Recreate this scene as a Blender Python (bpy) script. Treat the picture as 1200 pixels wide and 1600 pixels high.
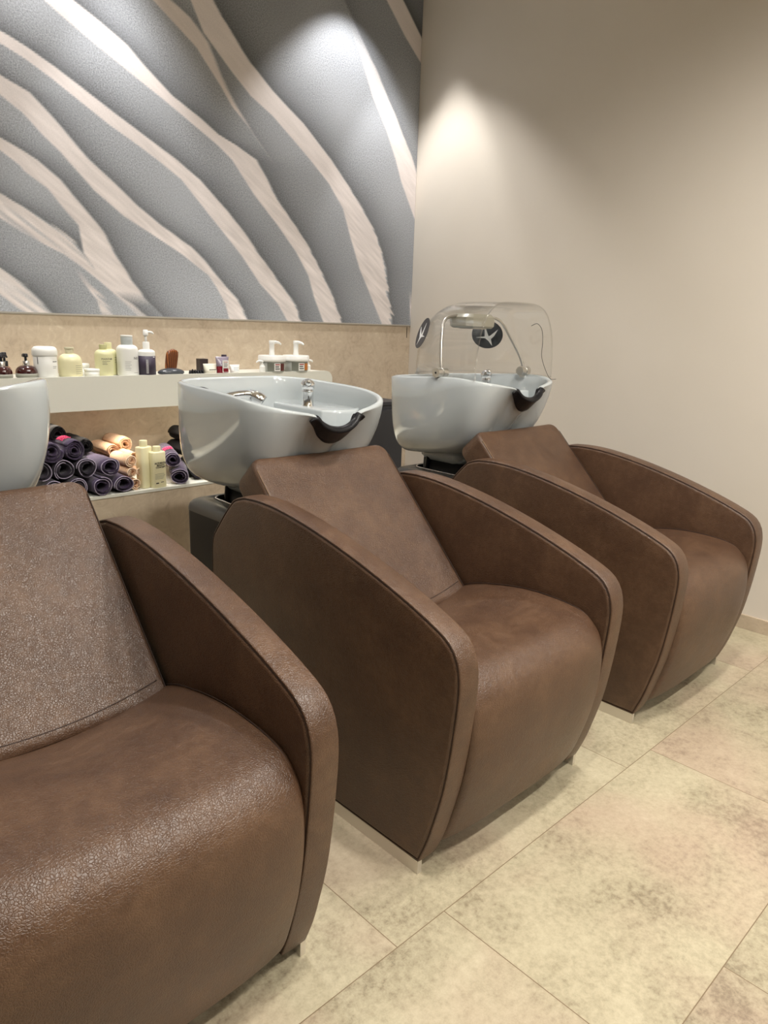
import bpy, bmesh, math, random
import numpy as np
from mathutils import Vector, Matrix
random.seed(7)
PI = math.pi
for o in list(bpy.data.objects): bpy.data.objects.remove(o)
C = bpy.context.scene.collection
SC = bpy.context.scene

# ------------------------------------------------------------------ camera
def camera():
    yaw, pitch, roll, f = .77245, .25155, .03307, 1137.7
    cy, sy = math.cos(yaw), math.sin(yaw)
    fw = Vector((sy*math.cos(pitch), cy*math.cos(pitch), -math.sin(pitch)))
    r = Vector((cy, -sy, 0)); u = r.cross(fw)
    r2 = r*math.cos(roll)+u*math.sin(roll); u2 = -r*math.sin(roll)+u*math.cos(roll)
    cd = bpy.data.cameras.new('camera'); cd.lens = f*36/1600; cd.sensor_width = 36; cd.sensor_fit = 'AUTO'
    cd.clip_start = .02
    c = bpy.data.objects.new('camera', cd); C.objects.link(c)
    m = Matrix((r2, u2, -fw)).transposed().to_4x4(); m.translation = Vector((0, 0, 1.3))
    c.matrix_world = m
    SC.camera = c
camera()

# ------------------------------------------------------------------ world, exposure, light levels
SC.view_settings.view_transform = 'Standard'; SC.view_settings.look = 'None'
SC.view_settings.gamma = 1; SC.view_settings.use_curve_mapping = False
SC.view_settings.exposure = 0.22
W = bpy.data.worlds.new('world'); SC.world = W; W.use_nodes = True
W.node_tree.nodes['Background'].inputs[0].default_value = (1.0, .93, .84, 1)
W.node_tree.nodes['Background'].inputs[1].default_value = .10
CEIL = 3.2
WALL_SPOT_W, WALL_SPOT_COL = 88, (1.0, .975, .95)
DOWN_W, DOWN_COL = 142, (1.0, .955, .88)
LED_W = 6.5
WALL_SPOTS = [(2.80, 2.98), (1.32, 2.98), (-.15, 2.98)]        # wide wall washers
CORE_SPOTS = [(3.12, 3.01), (1.55, 3.01)]                        # narrow beams beside them
DOWNLIGHTS = [(.45, -.55), (1.5, -.55), (2.5, -.55), (.8, -2.3), (2.2, -2.3), (.9, .5), (1.95, .5)]

# ------------------------------------------------------------------ materials
def mat(name, col, rough=.5, metal=0, **kw):
    m = bpy.data.materials.new(name); m.use_nodes = True
    b = m.node_tree.nodes['Principled BSDF']
    b.inputs['Base Color'].default_value = (*col, 1)
    b.inputs['Roughness'].default_value = rough; b.inputs['Metallic'].default_value = metal
    for k, v in kw.items(): b.inputs[k.replace('_', ' ')].default_value = v
    return m
def N(m, t, **kw):
    n = m.node_tree.nodes.new(t)
    for k, v in kw.items():
        if hasattr(n, k): setattr(n, k, v)
        else: n.inputs[k.replace('_', ' ')].default_value = v
    return n
def L(m, a, b): m.node_tree.links.new(a, b)
def bsdf(m): return m.node_tree.nodes['Principled BSDF']
def srgb(r, g, b):
    f = lambda c: ((c/255+.055)/1.055)**2.4 if c > 10 else c/255/12.92
    return (f(r), f(g), f(b))
def math_n(m, op, a, b=None, c=None):
    n = m.node_tree.nodes.new('ShaderNodeMath'); n.operation = op
    for i, v in enumerate((a, b, c)):
        if v is None: continue
        if isinstance(v, (int, float)): n.inputs[i].default_value = v
        else: L(m, v, n.inputs[i])
    return n.outputs[0]
def ramp(m, fac, stops):
    r = m.node_tree.nodes.new('ShaderNodeValToRGB'); e = r.color_ramp.elements
    e[0].position, e[0].color = stops[0][0], (*stops[0][1], 1); e[1].position, e[1].color = stops[-1][0], (*stops[-1][1], 1)
    for p, c in stops[1:-1]:
        q = e.new(p); q.color = (*c, 1)
    L(m, fac, r.inputs[0]); return r.outputs[0]
def noise(m, vec, scale, detail=4, rough=.55, dist=0):
    n = N(m, 'ShaderNodeTexNoise'); n.inputs['Scale'].default_value = scale; n.inputs['Detail'].default_value = detail
    n.inputs['Roughness'].default_value = rough; n.inputs['Distortion'].default_value = dist
    L(m, vec, n.inputs['Vector']); return n.outputs['Fac']
def coord(m, kind='Object'): return N(m, 'ShaderNodeTexCoord').outputs[kind]
def bump(m, h, strength, dist):
    b = N(m, 'ShaderNodeBump'); b.inputs['Strength'].default_value = strength; b.inputs['Distance'].default_value = dist
    L(m, h, b.inputs['Height']); L(m, b.outputs[0], bsdf(m).inputs['Normal'])

def make_leather():
    m = mat('brown_leather', (.12, .06, .03), .42)
    v = coord(m)
    big = noise(m, v, 7, 5, .6); mid = noise(m, v, 38, 4, .65)
    mix = math_n(m, 'ADD', math_n(m, 'MULTIPLY', big, .6), math_n(m, 'MULTIPLY', mid, .4))
    col = ramp(m, mix, [(.32, srgb(70, 48, 34)), (.5, srgb(84, 60, 43)), (.68, srgb(101, 75, 55))])
    L(m, col, bsdf(m).inputs['Base Color'])
    # pebbled grain plus finer creases
    vo = N(m, 'ShaderNodeTexVoronoi', feature='DISTANCE_TO_EDGE'); vo.inputs['Scale'].default_value = 205
    wv = N(m, 'ShaderNodeVectorMath', operation='ADD'); nn = N(m, 'ShaderNodeTexNoise'); nn.inputs['Scale'].default_value = 60
    sc = N(m, 'ShaderNodeVectorMath', operation='SCALE'); sc.inputs['Scale'].default_value = .012
    L(m, v, nn.inputs['Vector']); L(m, nn.outputs['Color'], sc.inputs[0]); L(m, v, wv.inputs[0]); L(m, sc.outputs[0], wv.inputs[1])
    L(m, wv.outputs[0], vo.inputs['Vector'])
    e = math_n(m, 'MINIMUM', math_n(m, 'MULTIPLY', vo.outputs['Distance'], 3.0), .6)
    h = math_n(m, 'ADD', e, math_n(m, 'MULTIPLY', noise(m, v, 90, 3, .6), .9))
    bump(m, h, .50, .0014)
    r = math_n(m, 'ADD', math_n(m, 'MULTIPLY', mid, .2), .29)
    L(m, r, bsdf(m).inputs['Roughness'])
    bsdf(m).inputs['Specular IOR Level'].default_value = .55
    return m
LEATHER = make_leather()
SEAM = mat('dark_seam_thread', srgb(52, 34, 24), .7)
PALESEAM = mat('tan_seam_thread', srgb(128, 100, 72), .7)
CHROME = mat('chrome', (.82, .82, .82), .08, 1)
SATIN = mat('satin_steel', (.62, .60, .56), .34, 1)
RAIL = mat('brushed_rail_steel', (.74, .70, .64), .42, .85)
CERAMIC = mat('glazed_ceramic', srgb(184, 190, 192), .07, 0, Coat_Weight=.5, Coat_Roughness=.03)
BLACKRUB = mat('black_rubber', (.006, .006, .008), .40, 0, Specular_IOR_Level=.3)
BLACKPL = mat('black_lacquer', (.009, .009, .010), .45, 0, Specular_IOR_Level=.22)
GREYSHELL = mat('graphite_plastic', srgb(66, 64, 62), .3)
SILVERPL = mat('silver_trim', (.6, .6, .6), .25, 1)
CABINET = mat('anthracite_cabinet', srgb(50, 51, 56), .5)
WHITELAQ = mat('white_lacquer', srgb(222, 222, 212), .35)

def make_wall():
    m = mat('painted_greige_plaster', srgb(209, 198, 182), .75)
    v = coord(m)
    c = ramp(m, noise(m, v, 1.3, 3), [(.3, srgb(214, 206, 194)), (.7, srgb(219, 211, 200))]); L(m, c, bsdf(m).inputs['Base Color'])
    bump(m, noise(m, v, 180, 3), .05, .001)
    return m
WALLP = make_wall()
def make_stone():
    m = mat('beige_stone_panel', srgb(196, 178, 150), .55)
    v = coord(m)
    a = noise(m, v, 4.5, 6, .62, 1.6); b = noise(m, v, 16, 5, .6, 2.2)
    mix = math_n(m, 'ADD', math_n(m, 'MULTIPLY', a, .48), math_n(m, 'MULTIPLY', b, .52))
    c = ramp(m, mix, [(.3, srgb(170, 152, 132)), (.46, srgb(192, 175, 153)), (.58, srgb(200, 184, 162)), (.72, srgb(218, 206, 186))])
    L(m, c, bsdf(m).inputs['Base Color'])
    bump(m, b, .06, .002)
    return m
STONE = make_stone()
def make_floor():
    m = mat('stone_look_vinyl_tile', srgb(190, 176, 140), .42)
    v = coord(m); s = N(m, 'ShaderNodeSeparateXYZ'); L(m, v, s.inputs[0]); x, y = s.outputs[0], s.outputs[1]
    q = math_n(m, 'DIVIDE', math_n(m, 'SUBTRACT', y, .381), .5)
    row = math_n(m, 'FLOOR', q); fy = math_n(m, 'FRACT', q)
    # staggering of the rows along the wall
    off = math_n(m, 'ADD', math_n(m, 'ADD', math_n(m, 'MULTIPLY', row, -.242), math_n(m, 'MULTIPLY', math_n(m, 'MULTIPLY', row, row), .091)), 1.093)
    px = math_n(m, 'SUBTRACT', x, off); col = math_n(m, 'FLOOR', px); fx = math_n(m, 'FRACT', px)
    dy = math_n(m, 'MULTIPLY', math_n(m, 'MINIMUM', fy, math_n(m, 'SUBTRACT', 1, fy)), .5)
    dx = math_n(m, 'MINIMUM', fx, math_n(m, 'SUBTRACT', 1, fx))
    d = math_n(m, 'MINIMUM', dx, dy)
    joint = math_n(m, 'LESS_THAN', d, .0011)
    cb = N(m, 'ShaderNodeCombineXYZ'); L(m, row, cb.inputs[0]); L(m, col, cb.inputs[1])
    wn = N(m, 'ShaderNodeTexWhiteNoise'); L(m, cb.outputs[0], wn.inputs['Vector'])
    sv = N(m, 'ShaderNodeVectorMath', operation='SCALE'); sv.inputs['Scale'].default_value = 9; L(m, wn.outputs['Color'], sv.inputs[0])
    av = N(m, 'ShaderNodeVectorMath', operation='ADD'); L(m, v, av.inputs[0]); L(m, sv.outputs[0], av.inputs[1])
    p = av.outputs[0]
    a = noise(m, p, 3.2, 7, .62, .3); b = noise(m, p, 52, 7, .80); c3 = noise(m, p, 2.1, 3, .5, .4)
    mix = math_n(m, 'ADD', math_n(m, 'MULTIPLY', a, .48), math_n(m, 'MULTIPLY', b, .52))
    c1 = ramp(m, mix, [(.39, srgb(134, 123, 101)), (.46, srgb(164, 154, 129)), (.54, srgb(181, 171, 145)), (.68, srgb(199, 190, 163))])
    c2 = ramp(m, mix, [(.36, srgb(140, 121, 105)), (.5, srgb(177, 157, 136)), (.68, srgb(195, 178, 156))])
    fac = ramp(m, c3, [(.46, (0, 0, 0)), (.66, (.8, .8, .8))])
    mx = N(m, 'ShaderNodeMix', data_type='RGBA'); L(m, fac, mx.inputs['Factor']); L(m, c1, mx.inputs[6]); L(m, c2, mx.inputs[7])
    hv = N(m, 'ShaderNodeHueSaturation'); L(m, mx.outputs[2], hv.inputs['Color'])
    L(m, math_n(m, 'ADD', math_n(m, 'MULTIPLY', wn.outputs['Value'], .10), .95), hv.inputs['Value'])
    mj = N(m, 'ShaderNodeMix', data_type='RGBA'); L(m, joint, mj.inputs['Factor']); L(m, hv.outputs[0], mj.inputs[6]); mj.inputs[7].default_value = (*srgb(120, 102, 78), 1)
    L(m, mj.outputs[2], bsdf(m).inputs['Base Color'])
    L(m, math_n(m, 'ADD', math_n(m, 'MULTIPLY', b, .25), .30), bsdf(m).inputs['Roughness'])
    bump(m, math_n(m, 'SUBTRACT', math_n(m, 'MULTIPLY', b, .4), joint), .12, .001)
    return m
FLOORM = make_floor()
def emis(name, col, s):
    m = mat(name, col); b = bsdf(m); b.inputs['Emission Color'].default_value = (*col, 1); b.inputs['Emission Strength'].default_value = s
    return m

# ------------------------------------------------------------------ mesh helpers
def obj(name, me_or_bm, m, parent=None, smooth=True, loc=None):
    if isinstance(me_or_bm, bmesh.types.BMesh):
        me = bpy.data.meshes.new(name)
        bmesh.ops.recalc_face_normals(me_or_bm, faces=me_or_bm.faces)
        me_or_bm.to_mesh(me); me_or_bm.free()
    else: me = me_or_bm
    if m: me.materials.append(m)
    for p in me.polygons: p.use_smooth = smooth
    o = bpy.data.objects.new(name, me); C.objects.link(o)
    if parent: o.parent = parent
    if loc: o.location = loc
    return o
def sharp(o, deg=40):
    md = o.modifiers.new('edges', 'EDGE_SPLIT'); md.split_angle = math.radians(deg); return o
def bevel(o, w, seg=3):
    md = o.modifiers.new('bevel', 'BEVEL'); md.width = w; md.segments = seg; md.limit_method = 'ANGLE'; md.angle_limit = math.radians(35)
    md.harden_normals = False
    return o
def tag(o, label, cat, group=None, kind=None):
    o['label'] = label; o['category'] = cat
    if group: o['group'] = group
    if kind: o['kind'] = kind
    return o
def thing(name, loc, label, cat, group=None, rotz=0):
    o = bpy.data.objects.new(name, None); o.empty_display_size = .1; C.objects.link(o)
    o.location = loc; o.rotation_euler = (0, 0, rotz)
    return tag(o, label, cat, group)
def structure(o): o['kind'] = 'structure'; return o
def bx(bm, x0, x1, y0, y1, z0, z1):
    vs = [bm.verts.new(p) for p in ((x0,y0,z0),(x1,y0,z0),(x1,y1,z0),(x0,y1,z0),(x0,y0,z1),(x1,y0,z1),(x1,y1,z1),(x0,y1,z1))]
    for f in ((0,3,2,1),(4,5,6,7),(0,1,5,4),(1,2,6,5),(2,3,7,6),(3,0,4,7)): bm.faces.new([vs[i] for i in f])
    return bm
def box(*a): return bx(bmesh.new(), *a)
def loft(rings, cap=True, closed=True, bm=None):
    bm = bm or bmesh.new(); R = [[bm.verts.new(p) for p in r] for r in rings]
    n = len(R[0])
    for a, b in zip(R, R[1:]):
        for i in range(n if closed else n-1):
            j = (i+1) % n
            bm.faces.new((a[i], a[j], b[j], b[i]))
    if cap:
        bm.faces.new(R[0][::-1]); bm.faces.new(R[-1])
    return bm
def lathe(prof, n=32, cx=0, cy=0, sx=1, sy=1, bm=None, z0=0):
    return loft([[(cx+r*sx*math.cos(2*PI*i/n), cy+r*sy*math.sin(2*PI*i/n), z0+z) for i in range(n)] for r, z in prof], True, True, bm)
def tube(pts, r, n=10, bm=None, closed=False):
    pts = [Vector(p) for p in pts]; rings = []; prev = None
    for i, p in enumerate(pts):
        if closed: t = pts[(i+1) % len(pts)]-pts[i-1]
        else: t = pts[min(i+1, len(pts)-1)]-pts[max(i-1, 0)]
        t.normalize()
        if prev is None: a = t.cross(Vector((0, 0, 1)) if abs(t.z) < .9 else Vector((1, 0, 0))).normalized()
        else: a = (prev-t*prev.dot(t)).normalized()
        prev = a; b = t.cross(a); rr = r[i] if isinstance(r, (list, tuple)) else r
        rings.append([p+a*rr*math.cos(2*PI*k/n)+b*rr*math.sin(2*PI*k/n) for k in range(n)])
    if closed: rings.append(rings[0])
    return loft(rings, not closed, True, bm)
def spline(pts, n, closed=False):
    P = [Vector(p) for p in pts]; m = len(P); out = []
    segs = m if closed else m-1
    for i in range(segs):
        g = lambda k: P[k % m] if closed else P[max(0, min(m-1, k))]
        a, b, c, d = g(i-1), g(i), g(i+1), g(i+2)
        for k in range(n):
            t = k/n
            out.append(.5*((2*b)+(c-a)*t+(2*a-5*b+4*c-d)*t*t+(3*b-a-3*c+d)*t**3))
    if not closed: out.append(P[-1])
    return out
def chaikin(P, it=2):
    P = [Vector(p) for p in P]
    for _ in range(it):
        Q = []
        for i in range(len(P)):
            a, b = P[i], P[(i+1) % len(P)]; Q += [a*.75+b*.25, a*.25+b*.75]
        P = Q
    return P
def resample(P, n):
    P = [Vector(p) for p in P]; P.append(P[0]); d = [0]
    for a, b in zip(P, P[1:]): d.append(d[-1]+(b-a).length)
    out = []; k = 0
    for i in range(n):
        t = d[-1]*i/n
        while d[k+1] < t: k += 1
        out.append(P[k].lerp(P[k+1], (t-d[k])/(d[k+1]-d[k])))
    return out
def inset2(P, w):
    """P: 2D closed outline, moved inward by w"""
    n = len(P); area = sum(P[i].x*P[(i+1) % n].y-P[(i+1) % n].x*P[i].y for i in range(n)); s = 1 if area > 0 else -1
    out = []
    for i in range(n):
        t = (P[(i+1) % n]-P[i-1]).normalized(); out.append(P[i]+Vector((-t.y, t.x))*w*s)
    return out
def interp(x, xs, ys): return float(np.interp(x, xs, ys))
def text_mesh(body, size, m, parent, name='lettering', R=None, origin=(0, 0, 0), bold=.0, depth=.0003, spacing=1.0, rot=0):
    """lettering that faces -y, centred on origin; R bends it round a vertical cylinder of that radius"""
    cu = bpy.data.curves.new('t', 'FONT'); cu.body = body; cu.size = size; cu.align_x = 'CENTER'; cu.align_y = 'CENTER'
    cu.extrude = depth; cu.offset = bold; cu.resolution_u = 2; cu.space_line = spacing
    to = bpy.data.objects.new('t', cu); C.objects.link(to)
    dg = bpy.context.evaluated_depsgraph_get(); me = bpy.data.meshes.new_from_object(to.evaluated_get(dg))
    bpy.data.objects.remove(to)
    for v in me.vertices:
        x, y, z = v.co
        if R:
            a = x/R+rot; r = R+.0004+z; v.co = (origin[0]+r*math.sin(a), origin[1]-r*math.cos(a), origin[2]+y)
        else: v.co = (origin[0]+x, origin[1]-z, origin[2]+y)
    me.materials.clear()
    return obj(name, me, m, parent, smooth=False)

# stripe edges of the mural in metres on the wall: lower-left edge, upper-right edge as (x, z)
MURAL = {
 'S1': ([(1.263, 2.485), (1.335, 2.444), (1.455, 2.383), (1.591, 2.316), (1.755, 2.237), (1.934, 2.146), (2.028, 2.097), (2.104, 2.048), (2.227, 1.909), (2.37, 1.781), (2.49, 1.659), (2.573, 1.545), (2.614, 1.433), (2.679, 1.308)],
   [(1.376, 2.518), (1.493, 2.465), (1.597, 2.412), (1.677, 2.348), (1.8, 2.262), (1.936, 2.2), (2.029, 2.147), (2.127, 2.117), (2.244, 2.071), (2.293, 2.011), (2.371, 1.904), (2.49, 1.784), (2.572, 1.693), (2.676, 1.551), (2.742, 1.456), (2.811, 1.311)]),
 'S2': ([(1.087, 2.29), (1.17, 2.26), (1.268, 2.213), (1.386, 2.148), (1.498, 2.087), (1.624, 2.029), (1.725, 1.978), (1.83, 1.919), (1.923, 1.829), (2.045, 1.713), (2.15, 1.612), (2.256, 1.486), (2.368, 1.392), (2.427, 1.311)],
   [(1.091, 2.334), (1.174, 2.306), (1.286, 2.257), (1.413, 2.194), (1.54, 2.13), (1.704, 2.051), (1.808, 2.0), (1.927, 1.933), (1.987, 1.88), (2.07, 1.815), (2.171, 1.717), (2.289, 1.589), (2.394, 1.487), (2.491, 1.387), (2.513, 1.321)]),
 'S3': ([(1.07, 2.109), (1.146, 2.064), (1.216, 1.998), (1.284, 1.944), (1.318, 1.91), (1.417, 1.815), (1.542, 1.728), (1.684, 1.659), (1.817, 1.593), (1.913, 1.533), (1.957, 1.507), (1.999, 1.455), (2.048, 1.378), (2.068, 1.308)],
   [(1.077, 2.179), (1.179, 2.143), (1.271, 2.063), (1.353, 1.982), (1.403, 1.934), (1.501, 1.863), (1.605, 1.78), (1.73, 1.703), (1.868, 1.629), (1.942, 1.571), (2.039, 1.473), (2.123, 1.4), (2.175, 1.311)]),
 'S4': ([(1.052, 1.911), (1.121, 1.867), (1.134, 1.85), (1.222, 1.796), (1.281, 1.727), (1.338, 1.668), (1.352, 1.558), (1.429, 1.445), (1.54, 1.326)],
   [(1.056, 1.958), (1.134, 1.925), (1.188, 1.899), (1.276, 1.838), (1.357, 1.749), (1.44, 1.658), (1.497, 1.557), (1.559, 1.461), (1.626, 1.378), (1.702, 1.309)]),
 'S5': ([(1.029, 1.661), (1.107, 1.616), (1.196, 1.575), (1.267, 1.546), (1.339, 1.5), (1.417, 1.444), (1.495, 1.38), (1.584, 1.305)],
   [(1.037, 1.749), (1.123, 1.713), (1.204, 1.668), (1.309, 1.606), (1.403, 1.497), (1.513, 1.381), (1.616, 1.306)]),
 'S6': ([(1.002, 1.369), (1.066, 1.317), (1.095, 1.302)],
   [(1.011, 1.468), (1.089, 1.416), (1.155, 1.356), (1.196, 1.306)]),
 'S7': ([(1.336, 1.444), (1.395, 1.367), (1.414, 1.308)],
   [(1.342, 1.461), (1.402, 1.395), (1.473, 1.31)]),
 'S8': ([(1.904, 2.668), (1.965, 2.556), (2.113, 2.429), (2.215, 2.35), (2.342, 2.288), (2.489, 2.189), (2.581, 2.125), (2.709, 2.029), (2.812, 1.915), (2.872, 1.768), (2.945, 1.608), (3.019, 1.492), (3.131, 1.312)],
   [(2.015, 2.7), (2.1, 2.607), (2.217, 2.492), (2.343, 2.4), (2.534, 2.29), (2.725, 2.149), (2.836, 2.047), (2.959, 1.933), (3.08, 1.788), (3.16, 1.623), (3.176, 1.5), (3.223, 1.315)]),
 'S9': ([(1.723, 2.616), (1.822, 2.553), (1.926, 2.487), (2.045, 2.36), (2.11, 2.281), (2.191, 2.219)],
   [(1.808, 2.64), (1.902, 2.597), (1.993, 2.519), (2.053, 2.399), (2.121, 2.305), (2.195, 2.22)]),
 'S10': ([(2.867, 2.773), (2.935, 2.662), (3.011, 2.52), (3.126, 2.367), (3.204, 2.233), (3.258, 2.118), (3.323, 2.017), (3.39, 1.917)],
   [(2.917, 2.786), (3.045, 2.644), (3.133, 2.536), (3.243, 2.389), (3.341, 2.263), (3.422, 2.12), (3.468, 1.926)]),
 'S11': ([(3.097, 3.008), (3.248, 2.871), (3.385, 2.769)],
   [(3.223, 3.043), (3.377, 2.904), (3.423, 2.857)]),
 'S12': ([(3.356, 1.532), (3.376, 1.384)],
   [(3.401, 1.535), (3.411, 1.385)]),
}

# ================================================================== THE SETTING
XR, YB = 3.386, 3.295
structure(obj('floor', box(-4.5, XR+.1, -5.5, YB+.1, -.08, 0), FLOORM, smooth=False))
structure(obj('ceiling', box(-4.5, XR+.1, -5.5, YB+.1, CEIL, CEIL+.1), mat('white_ceiling_paint', srgb(226, 222, 214), .8), smooth=False))
structure(obj('wall_right', box(XR, XR+.1, -5.5, YB, 0, CEIL), WALLP, smooth=False))
structure(obj('wall_back', box(-4.5, XR+.1, YB+.001, YB+.1, 0, CEIL), STONE, smooth=False))
o = structure(obj('baseboard_right', box(XR-.012, XR, -5.5, YB, .0005, .066), STONE, smooth=False))
o = structure(obj('trim_1', box(-4.5, XR-.001, YB-.006, YB, 1.296, 1.3035), SATIN, smooth=False))     # slim strip under the mural
o = structure(obj('trim_2', box(XR-.03, XR-.027, YB-.002, YB, 1.225, 1.29), SEAM, smooth=False))    # panel slit near the corner

# ------------------------------------------------------------------ printed mural
def build_mural():
    z0, z1, x0, x1 = 1.3035, CEIL, -1.2, XR-.0015
    st = .0055
    nx, nz = int((x1-x0)/st), int((z1-z0)/st)
    xs = np.linspace(x0, x1, nx+1); zs = np.linspace(z0, z1, nz+1)
    X, Z = np.meshgrid(xs, zs)
    rs = np.random.RandomState(3)
    def vnoise(u, v):                                  # smooth value noise
        g = rs.rand(64, 64); u = u % 63; v = v % 63
        i, j = u.astype(int), v.astype(int); fu, fv = u-i, v-j
        fu = fu*fu*(3-2*fu); fv = fv*fv*(3-2*fv)
        return g[i, j]*(1-fu)*(1-fv)+g[i+1, j]*fu*(1-fv)+g[i, j+1]*(1-fu)*fv+g[i+1, j+1]*fu*fv
    def ext(E, Zq):
        E = sorted(E, key=lambda p: p[1]); zz = np.array([p[1] for p in E]); xx = np.array([p[0] for p in E])
        for k in range(1, len(zz)):
            if zz[k] <= zz[k-1]: zz[k] = zz[k-1]+1e-3
        r = np.interp(Zq, zz, xx)
        s1 = (xx[-1]-xx[-3])/(zz[-1]-zz[-3]) if len(zz) > 2 else (xx[-1]-xx[0])/(zz[-1]-zz[0])
        s0 = (xx[2]-xx[0])/(zz[2]-zz[0]) if len(zz) > 2 else 0
        r = np.where(Zq > zz[-1], xx[-1]+(Zq-zz[-1])*s1, r); r = np.where(Zq < zz[0], xx[0]+(Zq-zz[0])*s0, r)
        return r
    cream = np.zeros_like(X); dark = np.zeros_like(X)
    # strand direction of the fur: about 55 degrees down to the right
    u = (X*.57+Z*.82); w = (X*.82-Z*.57)
    hair = vnoise(u*95+5, w*9+9)-.5; hair2 = vnoise(u*170+31, w*16+2)-.5
    spans = {'S9': (None, None), 'S10': (1.75, 2.78), 'S12': (1.34, 1.46), 'S7': (1.30, 1.45), 'S4': (1.38, None), 'S11': (2.60, None)}
    for k, (lo, up) in MURAL.items():
        a, b = ext(lo, Z), ext(up, Z)
        if k == 'S9': b = np.maximum(b, a)
        fib = {'S8': .030, 'S10': .030, 'S2': .016, 'S1': .018, 'S9': .022, 'S5': .03, 'S6': .03, 'S7': .02, 'S4': .010, 'S3': .010}.get(k, .012)
        lowz = np.clip((2.35-Z)/.9, .25, 1.0)
        xw = X+(hair*1.3+hair2*.7)*fib*lowz
        e0, e1 = .010, (.022 if k in ('S9', 'S5', 'S7', 'S6') else .013)
        c = np.clip((X-a)/e0+.5, 0, 1)*np.clip((b-xw)/e1+.5, 0, 1)
        if k in spans:
            l_, h_ = spans[k]
            if l_: c = c*np.clip((Z-l_)/.06+.5, 0, 1)
            if h_: c = c*np.clip((h_-Z)/.10+.5, 0, 1)
        if k == 'S9': c = c*np.clip((Z-2.05)/.12, 0, 1)
        if k in ('S5', 'S6', 'S7'): c = c*(1-.55*np.clip(vnoise(u*60+3, w*5+1)*2.2-1.05, 0, 1))
        if k == 'S10': c = c*np.clip((2.85-Z)/.35, .25, 1)
        cream = np.maximum(cream, c)
        g = np.clip((X-b)/.02+.5, 0, 1)*np.exp(-np.clip(X-b, 0, 9)/(.16 if k in ('S8', 'S1', 'S2') else .10))
        if k in ('S12', 'S7'): g = g*0
        if k == 'S9': g = g*.5*np.clip((Z-1.98)/.1, 0, 1)
        if k in ('S10',): g = g*.5
        dark = np.maximum(dark, g)
    # grey tone gets darker with height towards the right
    tone = .70-.27*dark+.05*(vnoise(X*5+3, Z*5+8)-.5)-.10*np.clip((Z-2.4)/.45, 0, 1)*np.clip((X-1.5)/.8, 0, 1)
    strand = (hair*.6+hair2*.4)
    creamtone = .90+.16*strand*np.clip((2.6-Z)/1.0, .2, 1)
    col = np.zeros(X.shape+(4,)); col[..., 3] = 1
    grey = np.stack([tone*.965, tone*.99, tone*1.03], -1)
    cr = np.stack([creamtone*1.0, creamtone*.965, creamtone*.955], -1)
    rgb = grey*(1-cream[..., None])+cr*cream[..., None]
    col[..., :3] = np.clip(rgb, 0, 1)**2.2
    col[..., 3] = cream
    nv = (nx+1)*(nz+1)
    co = np.stack([X, np.full_like(X, YB-.004), Z], -1).reshape(-1, 3)
    back = 4
    i = np.arange(nz)[:, None]*(nx+1)+np.arange(nx)[None, :]
    F = np.stack([i, i+1, i+nx+2, i+nx+1], -1).reshape(-1, 4)
    # a thin edge all round gives the print its board thickness
    cb = [(x0, YB, z0), (x1, YB, z0), (x1, YB, z1), (x0, YB, z1)]
    me = bpy.data.meshes.new('mural')
    verts = np.concatenate([co, np.array(cb)]); c0, c1, c2, c3 = 0, nx, nv-1, nv-1-nx
    faces = F.tolist()+[(nv, nv+1, c1, c0), (nv+1, nv+2, c2, c1), (nv+2, nv+3, c3, c2), (nv+3, nv, c0, c3)]
    me.from_pydata(verts.tolist(), [], faces)
    ca = me.color_attributes.new('print', 'FLOAT_COLOR', 'POINT')
    allc = np.concatenate([col.reshape(-1, 4), np.tile([.2, .2, .2, 0], (4, 1))]).astype(np.float32)
    ca.data.foreach_set('color', allc.ravel())
    m = mat('printed_mural', (.5, .5, .5), .6)
    at = N(m, 'ShaderNodeVertexColor', layer_name='print'); v = coord(m)
    g1 = noise(m, v, 165, 3, .85); g2 = noise(m, v, 5, 3, .5)
    amp = math_n(m, 'MULTIPLY', math_n(m, 'SUBTRACT', 1, math_n(m, 'MULTIPLY', at.outputs['Alpha'], .85)), ramp(m, g2, [(.35, (.5, .5, .5)), (.65, (1, 1, 1))]))
    val = math_n(m, 'ADD', 1, math_n(m, 'MULTIPLY', math_n(m, 'SUBTRACT', g1, .5), math_n(m, 'MULTIPLY', amp, 3.0)))
    hs = N(m, 'ShaderNodeHueSaturation'); L(m, at.outputs['Color'], hs.inputs['Color']); L(m, val, hs.inputs['Value'])
    L(m, hs.outputs[0], bsdf(m).inputs['Base Color'])
    o = obj('wall_mural', me, m, smooth=False)
    return tag(o, 'large printed wall mural of grey and cream diagonal fur-like stripes above the stone panel', 'mural')
build_mural()

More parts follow.
